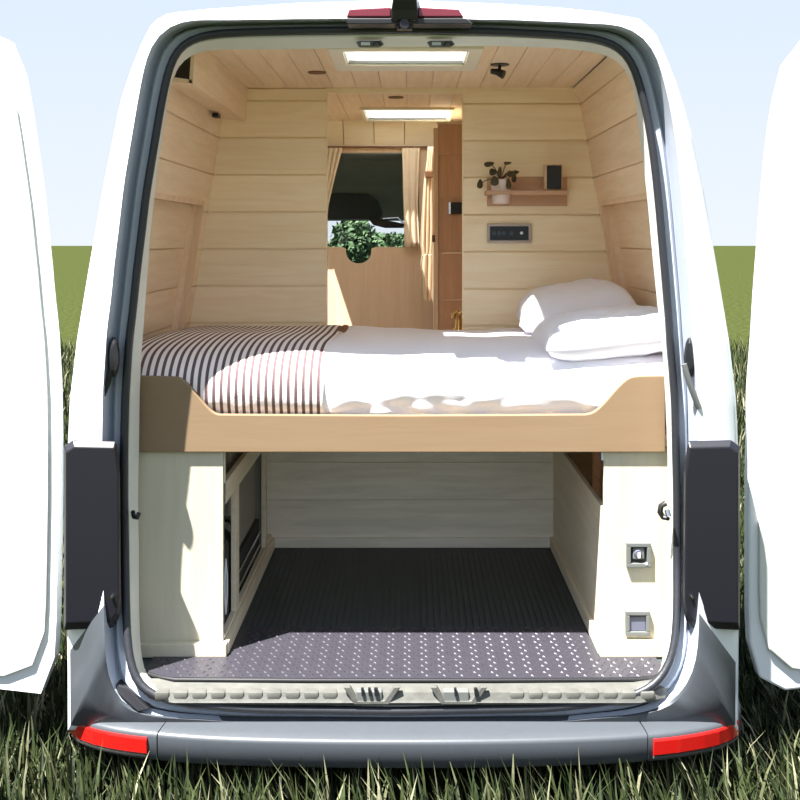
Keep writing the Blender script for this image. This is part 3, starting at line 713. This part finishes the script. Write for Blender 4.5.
# sockets
def socket(px, py, lab, kind):
    D = D1-.001; t = thing('power_socket', lab, 'socket', W(px, py, D), 'sockets on the right cabinet')
    c = W(px, py, D1); cx_, cz_ = c.x, c.z-ZC; r = .0385
    m = MB()
    w = .013
    for a in ((-r, r, r-w, r), (-r, r, -r, -r+w), (-r, -r+w, -r+w, r-w), (r-w, r, -r+w, r-w)):
        m.box(cx_+a[0], cx_+a[1], D1-.016, D1, cz_+a[2], cz_+a[3], .002)
    m.build('frame', 'greyplastic', t)
    if kind == 0:
        MB().box(cx_-r+w, cx_+r-w, D1-.006, D1, cz_-r+w, cz_+r-w).build('insert', 'black', t)
        MB().box(cx_-.018, cx_+.018, D1-.011, D1-.005, cz_-.014, cz_+.022, .003).build('cover', 'greyplastic', t)
        MB().lathe(W(px, py-.5, D1-.012), [(.0, -.004), (.010, -.004), (.012, 0), (.012, .006)], 16, 'y').build('outlet', 'bluegrey', t)
        MB().box(cx_-.004, cx_+.004, D1-.0175, D1-.014, cz_-.008, cz_+.009).build('flap', 'whitemark', t)
        MB().lathe(P(cx_+.023, D1-.016, cz_-.026), [(0, -.002), (.004, -.002), (.0045, .002)], 10, 'y').build('indicator', 'whitemark', t)
    else:
        MB().box(cx_-r+w, cx_+r-w, D1-.009, D1, cz_-r+w, cz_+r-w, .002).build('cover', 'bluegrey', t)
        MB().box(cx_-r+w, cx_+r-w, D1-.013, D1-.009, cz_+r-w-.006, cz_+r-w).build('cover_lip', 'black', t)
socket(638, 554, 'upper square grey socket with an outlet on the right cabinet front', 0)
socket(637, 622, 'lower square grey socket with a blank blue-grey cover on the right cabinet', 1)

# ------------------------------------------------------------------ overhead locker, shelf and fittings
lk = thing('overhead_locker', 'boxed wooden overhead locker running along the upper left wall', 'locker', P(-.77, 4.1, .5))
m = MB().xz([(-.722, .505), (-.71, .505), (-.70, ZT), (-.712, ZT)], 3.56, D3); m.build('inner_panel', 'pine_y', lk)
m = MB().xz([(lw(.515)+.003, .515), (-.712, .505), (-.712, .517), (lw(.53)+.003, .53)], 3.56, D3); m.build('base_panel', 'pine_y', lk)
m = MB().xz([(lw(.53)+.004, .53), (-.722, .517), (-.712, ZT), (lw(ZT)+.004, ZT)], 3.70, 3.715); m.build('end_panel', 'greyplastic', lk)
MB().box(-.80, -.775, 4.40, 4.46, .488, .506, .002).build('catch_or_shade', 'black', lk)  # black strip standing for the shadow gap under the locker
sh = thing('wall_shelf', 'small pinkish wooden shelf on the right-hand partition', 'shelf', W(527, 195, D3))
X = lambda px, D: (px-CX)*D/F
Z = lambda py, D: -(py-HY)*D/F
Ds = 4.585
MB().box(X(487, D3), X(567, D3), D3-.012, D3, Z(205, D3)-.005, Z(177, D3), .001).build('back_board', 'shelf', sh)
m = MB()
hx = X(501, Ds+.05)
x0, x1 = X(486, Ds), X(568.5, Ds); z0, z1 = Z(194.5, Ds), Z(190.5, Ds)
for a in ((x0, hx-.048, Ds, D3), (hx+.048, x1, Ds, D3), (hx-.048, hx+.048, Ds, Ds+.006), (hx-.048, hx+.048, D3-.016, D3)): m.box(*a, z0, z1, .0015)
m.build('top_board', 'shelf', sh)
# plant in its pot, hanging through the shelf
pl = thing('potted_plant', 'trailing dark-leaved plant in a pale pot at the left end of the shelf', 'plant', W(500, 205, Ds+.055))
c = P(hx, Ds+.055, Z(204, Ds))
k = Ds/F
MB().lathe(c, [(.028, .002), (.036, .006), (.040, .06), (.042, .105), (.038, .107), (.036, .095), (0, .095)], 24).build('pot', 'pot', pl)
top_ = c+Vector((0, 0, .098))
lv = [(489, 164, 5.5, 2.6, -10), (493, 172, 4.2, 3.6, 10), (494.5, 181, 4.2, 5.2, 95), (480, 184, 3.0, 5.0, 80), (507.5, 163, 4.2, 1.7, -5), (511, 174, 4.5, 3.2, 12), (514, 177.5, 2.4, 5.5, 80), (508.5, 184, 2.6, 6.0, 90), (499.5, 172, 2.4, 5.5, 75), (516, 172, 3, 2, 0)]
for i, (px, py, ru, rv, ang) in enumerate(lv):
    e = W(px, py, Ds+.05+.03*math.sin(i*2.3)-.035)
    md_ = (top_+e)/2+Vector((0, -.01, .035 if py < 180 else .03))
    pa = [top_.lerp(md_, t)*(1-t)+md_.lerp(e, t)*t for t in (0, .25, .5, .75, 1)]
    st = MB().tube(pa, .0022, 5).build('stem', 'stem', pl)
    m = MB(); nn = 14; L1, L2 = max(ru, rv)*k, min(ru, rv)*k
    a0 = math.radians(-ang) if ru > rv else math.radians(90+ (ang-90)*.6)
    u = Vector((math.cos(a0), .25, math.sin(a0))).normalized(); v = Vector((-math.sin(a0), .15, math.cos(a0))).normalized()
    w_ = u.cross(v)
    ringo = [e+u*L1*math.cos(q)+v*L2*math.sin(q)*(1-.25*math.cos(q))+w_*(.004*math.cos(2*q)) for q in [2*math.pi*z/nn for z in range(nn)]]
    ringi = [e+(p-e)*.5+w_*.003 for p in ringo]; back = [p+w_*-.0015 for p in ringo]
    m.loft([back, ringo, ringi], True, True); m.smooth = True; m.build('leaf', 'leaf', pl)
sp = thing('speaker', 'small black-fronted wooden speaker at the right end of the shelf', 'speaker', W(554, 190, Ds+.05))
x0, x1, z0, z1 = X(545.5, Ds+.02), X(562.5, Ds+.02), Z(190.2, Ds+.02), Z(163.5, Ds+.02)
MB().box(x0, x1, Ds+.02, Ds+.085, z0, z1, .003).build('case', 'pine_z', sp)
MB().box(x0+.005, x1-.005, Ds+.012, Ds+.021, z0+.004, z1-.008, .002).build('front_grille', 'black', sp)
cp_ = thing('control_panel', 'wide grey-framed control panel with a dark screen below the shelf', 'control panel', W(509, 233, D3))
x0, x1, z0, z1 = X(487, D3), X(531, D3), Z(243, D3), Z(223.5, D3)
m = MB(); w_ = .012
m.box(x0, x1, D3-.016, D3, z1-w_, z1, .003); m.box(x0, x1, D3-.016, D3, z0, z0+w_, .003)
m.box(x0, x0+w_, D3-.016, D3, z0+w_, z1-w_, .002); m.box(x1-w_, x1, D3-.016, D3, z0+w_, z1-w_, .002)
m.build('frame', 'paleframe', cp_)
MB().box(x0+w_, x1-w_, D3-.006, D3, z0+w_, z1-w_).build('screen', 'screen', cp_)
for px in (494, 499, 504, 512): 
    MB().lathe(W(px, 233.3, D3-.006), [(.0, -.003), (.008, -.003), (.009, .001)], 16, 'y').build('key', 'screenkey', cp_)
MB().lathe(W(521.5, 233, D3-.006), [(.0, -.004), (.006, -.004), (.007, .001)], 12, 'y').build('indicator', 'whitemark', cp_)
# ceiling fittings
sl = thing('spotlight', 'black adjustable spotlight on the ceiling right of the wide roof vent', 'spotlight', W(500, 64, 4.03))
c = P(X(500, 4.05), 4.06, ZT)
MB().lathe(c, [(0, -.004), (.034, -.004), (.036, 0), (.036, .002)], 20).build('base', 'black', sl)
MB().tube([c, c+Vector((-.002, -.005, -.025))], .006, 8).build('arm', 'black', sl)
h = c+Vector((-.005, -.01, -.03))
MB().tube([h+Vector((-.026, .01, .004)), h+Vector((-.005, 0, 0)), h+Vector((.018, -.01, -.012))], [.010, .013, .017], 12).build('head', 'black', sl)
for px, D, lab in ((317, 4.25, 'recessed dark ceiling light left of the wide roof vent'), (396, 5.0, 'recessed dark ceiling light in the passage before the small roof vent')):
    c = P(X(px, D), D, ZT); t = thing('recessed_light', lab, 'ceiling light', c, 'recessed ceiling lights')
    MB().lathe(c, [(.020, -.0045), (.034, -.0045), (.036, 0), (.036, .003), (.02, .003)], 24).build('rim', 'tie', t)
    MB().lathe(c, [(0, -.003), (.020, -.003), (.020, .002)], 20).build('lens', 'black', t)

# ------------------------------------------------------------------ passage: divider, curtains, tall cabinet
s6 = lambda px: X(px, DB)
z6 = lambda py: Z(py, DB)
dv = thing('cab_divider', 'low plywood divider with a U-shaped notch between the cab and the passage', 'divider', P(0, DB, ZF))
nt_ = [(-.95, z6(247)), (s6(341), z6(247))]
for k in range(0, 15):
    a = math.pi*k/14; nt_.append((s6(358.5-13*math.cos(a)), z6(248.5+15*math.sin(a)**.8)))
nt_ += [(s6(376), z6(247)), (s6(436), z6(247)), (s6(436), ZF), (-.95, ZF)]
m = MB().xz(nt_, DB, DB+.03); m.build('panel', 'divider', dv, bevel=.002)
hd = MB()
xx = [-.9, -.72, -.56, -.40, -.235, -.07, .10]
hd.box(-.79, .72, DB-.002, DB+.03, z6(146), ZT)
hd2 = hd.build('wall_cab_side', 'pine_x', kind='structure')
MB().box(s6(419), .88, DB+.002, DB+.028, z6(247)+.001, z6(146)-.001).build('wall_cab_jamb', 'divider', kind='structure')
MB().box(s6(436), .88, DB, DB+.03, ZF, z6(247)-.001).build('wall_cab_end', 'divider', kind='structure')
MB().box(-.95, s6(322), DB, DB+.03, z6(247), z6(146)).build('wall_cab_edge', 'divider', kind='structure')
m = MB()
for a, b in ((-.79, -.37), (-.37, -.2), (-.2, -.03), (-.03, .15)):
    m.loft([[P(a+.002, DB-.10, ZT-.0), P(b-.002, DB-.10, ZT)], [P(a+.002, DB-.004, z6(145)), P(b-.002, DB-.004, z6(145))], [P(a+.002, DB, z6(145)), P(b-.002, DB, z6(145))], [P(a+.002, DB, ZT), P(b-.002, DB, ZT)]], False)
m.build('trim_5', 'pine_x', kind='structure')
MB().box(s6(322), s6(419), DB+.004, DB+.028, z6(152.5), z6(146)-.001).build('trim_6', 'pine_z', kind='structure')
cr_ = MB().tube([P(-.80, DB-.02, z6(147.5)), P(s6(434), DB-.02, z6(147.5))], .007, 8).build('curtain_rail', 'tie')
tag(cr_, 'dark curtain rail across the top of the cab opening', 'curtain rail')
def curtain(pairs, D, amp, folds, name, mat, parent=None, th=.004):      # pairs: (py, left px, right px)
    m = MB(); nx = 40; rows = []
    for py, a, b in pairs:
        rows.append([P(X(a+(b-a)*i/nx, D), D+amp*math.sin(i/nx*folds*2*math.pi)*(.5+.5*min(1, abs(b-a)/14)), Z(py, D)) for i in range(nx+1)])
    m.loft(rows, False); m.smooth = True
    o = m.build(name, mat, parent); md = o.modifiers.new('t', 'SOLIDIFY'); md.thickness = th
    return o
def dense(pairs, n=5):
    out = []
    for p, q in zip(pairs, pairs[1:]):
        for k in range(n): out.append(tuple(a+(b-a)*k/n for a, b in zip(p, q)))
    return out+[pairs[-1]]
o = curtain(dense([(148, 318, 342), (165, 318, 337.5), (185, 318, 332.5), (205, 318, 328), (225, 318, 326), (246, 318, 325)]), DB-.03, .010, 5, 'curtain', 'curtain')
tag(o, 'beige curtain drawn aside at the left of the cab opening', 'curtain', 'curtains of the cab opening')
o = curtain(dense([(148, 402, 420), (170, 402.5, 419), (190, 403, 418.5), (205, 403.5, 418), (220, 404, 418.5), (247, 404.5, 420)]), DB-.03, .006, 2.5, 'curtain', 'voile')
tag(o, 'pale straight curtain hanging at the right of the cab opening', 'curtain', 'curtains of the cab opening')
ht = thing('curtain', 'beige curtain gathered by a brown tie and hanging beside the tall cabinet', 'curtain', P(X(426, 5.8), 5.8, Z(300, 5.8)), 'curtains of the cab opening')
Dh = 5.80
curtain(dense([(147, 428, 433), (160, 427, 432), (171, 425.5, 431.5), (180, 424, 432), (200, 422.5, 432), (225, 421, 432.5), (245, 420.5, 432), (255, 422, 431)]), Dh, .014, 3, 'cloth', 'curtain', ht)
curtain(dense([(254, 422, 431), (262, 420.5, 432), (275, 420, 431.5), (290, 421.5, 431), (298, 423, 430), (301, 425, 429)]), Dh-.01, .012, 2, 'lower_cloth', 'curtain', ht)
MB().box(X(425, Dh), X(433, Dh), Dh-.035, Dh+.03, Z(178, Dh), Z(171, Dh), .006).build('tie', 'tie', ht)
# tall cabinet
Dc = 5.30
tc = thing('tall_cabinet', 'tall brown wooden cabinet on the right of the passage', 'cabinet', P(.5, Dc, ZF))
x0 = X(438.5, Dc)
m = MB()
for py0, py1 in ((124, 156), (156, 197.5), (197.5, 253), (253, 300), (300, 420)):
    m.box(x0, .86, Dc, Dc+.02, Z(py1, Dc)+.001, Z(py0, Dc)-.001, .0015)
m.build('door_front', 'darkwood', tc)
MB().box(x0-.002, x0+.018, Dc+.02, Dc+.6, ZF, Z(123, Dc)).build('side_panel', 'darkwood', tc)
MB().box(X(433.5, Dc), x0-.001, Dc-.012, Dc+.02, ZF, Z(128, Dc), .002).build('edge_strip', 'pine_z', tc)
MB().box(X(437, Dc), .8, Dc-.004, Dc+.6, Z(124, Dc), Z(122.5, Dc)).build('top_rail', 'pine_x', tc)
MB().box(X(432, Dc), X(435, Dc), Dc-.03, Dc-.01, Z(242, Dc), Z(235, Dc), .002).build('catch_or_shade', 'tie', tc)
th_ = thing('thermostat', 'small black thermostat with a silver edge on the tall brown cabinet', 'thermostat', W(456, 208, Dc))
MB().box(X(451, Dc), X(466, Dc), Dc-.03, Dc, Z(214, Dc), Z(202.5, Dc), .003).build('housing', 'black', th_)
MB().box(X(448, Dc), X(451, Dc), Dc-.032, Dc, Z(214.5, Dc), Z(202, Dc), .003).build('silver_edge', 'chrome', th_)
Dk = 4.95
tp_ = thing('tap', 'brass tap showing low in front of the tall brown cabinet', 'tap', W(458, 325, Dk))
MB().lathe(W(459, 330, Dk), [(.03, -.05), (.03, .0), (.018, .012), (.016, .05)], 16).build('base', 'brass', tp_)
MB().tube([W(459, 322, Dk), W(459, 315, Dk), W(457, 312, Dk), W(453.5, 313, Dk), W(453, 318, Dk)], .010, 10).build('spout', 'brass', tp_)
MB().tube([W(459, 314, Dk), W(462, 312, Dk)], .012, 8).build('lever', 'brass', tp_)
wt = MB().box(PR+.01, .80, 4.78, 5.18, ZF, Z(327, Dk), .004).build('washstand', 'pine_x'); tag(wt, 'low wooden washstand under the brass tap', 'washstand')

# ------------------------------------------------------------------ outdoors
g = MB(); g.add([(-150, -60, 0), (150, -60, 0), (150, 250, 0), (-150, 250, 0)], [(0, 1, 2, 3)]); g.build('ground', 'ground', kind='structure')
gm = MB(); vs, fs = [], []
def blade(x, y, h, w, lean, az):
    o = len(vs); dx, dy = math.cos(az), math.sin(az); px, py = -dy*w/2, dx*w/2
    for t, k in ((0, 1), (.45, .9), (.8, .6)):
        ox, oy = x+dx*lean*t*t, y+dy*lean*t*t
        vs.append((ox-px*k, oy-py*k, h*t)); vs.append((ox+px*k, oy+py*k, h*t))
    vs.append((x+dx*lean, y+dy*lean, h*(1-.12*abs(lean)/h)))
    fs.extend([(o, o+1, o+3, o+2), (o+2, o+3, o+5, o+4), (o+4, o+5, o+6)])
for _ in range(15000):
    x = R.uniform(-1.7, 1.7); D = R.uniform(2.72, 4.3)
    lim = .37 if D < 3.3 else .30
    h = R.uniform(.16, lim) if D > 3.05 else R.uniform(.2, .385)
    blade(x, D-D0, h, R.uniform(.006, .013), R.uniform(.02, .16), R.uniform(0, 6.283) if R.random() < .4 else R.gauss(2.5, .6))
for _ in range(16000):
    D = 3.2+14*R.random()**1.6; s = R.choice((-1, 1)); xm = 410*D/F
    x = s*R.uniform(max(1.12, .26*D), xm+.6)
    if abs(x) < 1.1: continue
    blade(x, D-D0, R.uniform(.15, .36), R.uniform(.008, .016), R.uniform(.02, .16), R.uniform(0, 6.283))
for _ in range(12000):                   # meadow behind the van, towards the viewer
    x = R.uniform(-3.4, 3.4); D = R.uniform(1.1, 3.2)
    if D > 2.72 and abs(x) < 1.7: continue
    blade(x, D-D0, R.uniform(.12, .32), R.uniform(.006, .013), R.uniform(.02, .15), R.uniform(0, 6.283))
me = bpy.data.meshes.new('grass'); me.from_pydata(vs, [], fs); me.materials.append(M['grass'])
go = bpy.data.objects.new('grass', me); COL.objects.link(go); tag(go, 'long green and straw-coloured meadow grass around the van', 'grass', kind='stuff')
def bush(label, x, D, w, h, n, seed):
    rr = random.Random(seed); t = thing('tree', label, 'tree', P(x, D, -ZC), 'trees beyond the windscreen')
    tk = MB()
    base = P(x, D, -ZC)
    tk.tube([base, base+Vector((.05, 0, h*.3)), base+Vector((0, 0, h*.6))], [.12, .09, .04], 8)
    for k in range(5):
        a = k*1.3; tk.tube([base+Vector((0, 0, h*.3)), base+Vector((math.cos(a)*w*.3, math.sin(a)*w*.3, h*.7))], [.05, .02], 6)
    tk.build('trunk', 'bark', t)
    m = MB(); lobes = [(rr.uniform(-.34, .34)*w, rr.uniform(-.3, .3)*w, rr.uniform(.32, .8)*h, rr.uniform(.16, .26)*w) for _ in range(12)]
    for _ in range(n):
        lx, ly, lz, lr = rr.choice(lobes)
        d = Vector((rr.gauss(0, 1), rr.gauss(0, 1), rr.gauss(0, 1))).normalized()*lr*rr.uniform(.7, 1.05)
        c = base+Vector((lx, ly, lz))+d
        u = Vector((rr.gauss(0, 1), rr.gauss(0, 1), rr.gauss(0, 1))).normalized(); v = u.orthogonal().normalized(); s = rr.uniform(.035, .07)
        m.add([c+u*s, c+v*s*.5, c-u*s, c-v*s*.5], [(0, 1, 2, 3)])
    m.build('foliage', 'leafmix', t)
bush('round green tree in the middle of the windscreen view', -.55, 16, 1.6, 2.22, 10000, 3)
bush('lower green tree left of the round one in the windscreen view', -1.45, 18.5, 1.5, 1.92, 6000, 5)
bush('green tree right of the round one half hidden by the mirror', .35, 18.5, 1.7, 2.12, 6000, 9)

# ------------------------------------------------------------------ light, sky, camera
sd = bpy.data.lights.new('sun', 'SUN'); sd.energy = 9.5; sd.angle = math.radians(.53); sd.color = (1, .975, .94)
so = bpy.data.objects.new('sun', sd); COL.objects.link(so)
so.rotation_euler = Vector((.207, .19, -.637)).to_track_quat('-Z', 'Y').to_euler()
wd = bpy.data.worlds.new('sky'); bpy.context.scene.world = wd; wd.use_nodes = True
nt = wd.node_tree; bg = nt.nodes['Background']
tc_ = nt.nodes.new('ShaderNodeTexCoord'); spz = nt.nodes.new('ShaderNodeSeparateXYZ'); nt.links.new(tc_.outputs['Generated'], spz.inputs[0])
rp = nt.nodes.new('ShaderNodeValToRGB'); e = rp.color_ramp.elements
e[0].position = 0; e[0].color = srgb(161, 166, 174); e[1].position = 1; e[1].color = srgb(133, 150, 172)
q = e.new(.25); q.color = srgb(148, 159, 173)
nt.links.new(spz.outputs[2], rp.inputs[0]); nt.links.new(rp.outputs[0], bg.inputs[0]); bg.inputs[1].default_value = 1.0
cd = bpy.data.cameras.new('camera'); co = bpy.data.objects.new('camera', cd); COL.objects.link(co)
co.location = (0, -D0, ZC); co.rotation_euler = (math.radians(90), 0, 0)
cd.sensor_width = 36; cd.lens = 36*F/800; cd.shift_x = (400-CX)/800; cd.shift_y = (HY-400)/800; cd.clip_start = .05; cd.clip_end = 500
sc = bpy.context.scene; sc.camera = co
vs_ = sc.view_settings; vs_.view_transform = 'Standard'; vs_.look = 'None'; vs_.gamma = 1; vs_.exposure = 1.3; vs_.use_curve_mapping = False
sc.cycles.max_bounces = 12; sc.cycles.diffuse_bounces = 8; sc.cycles.transparent_max_bounces = 12
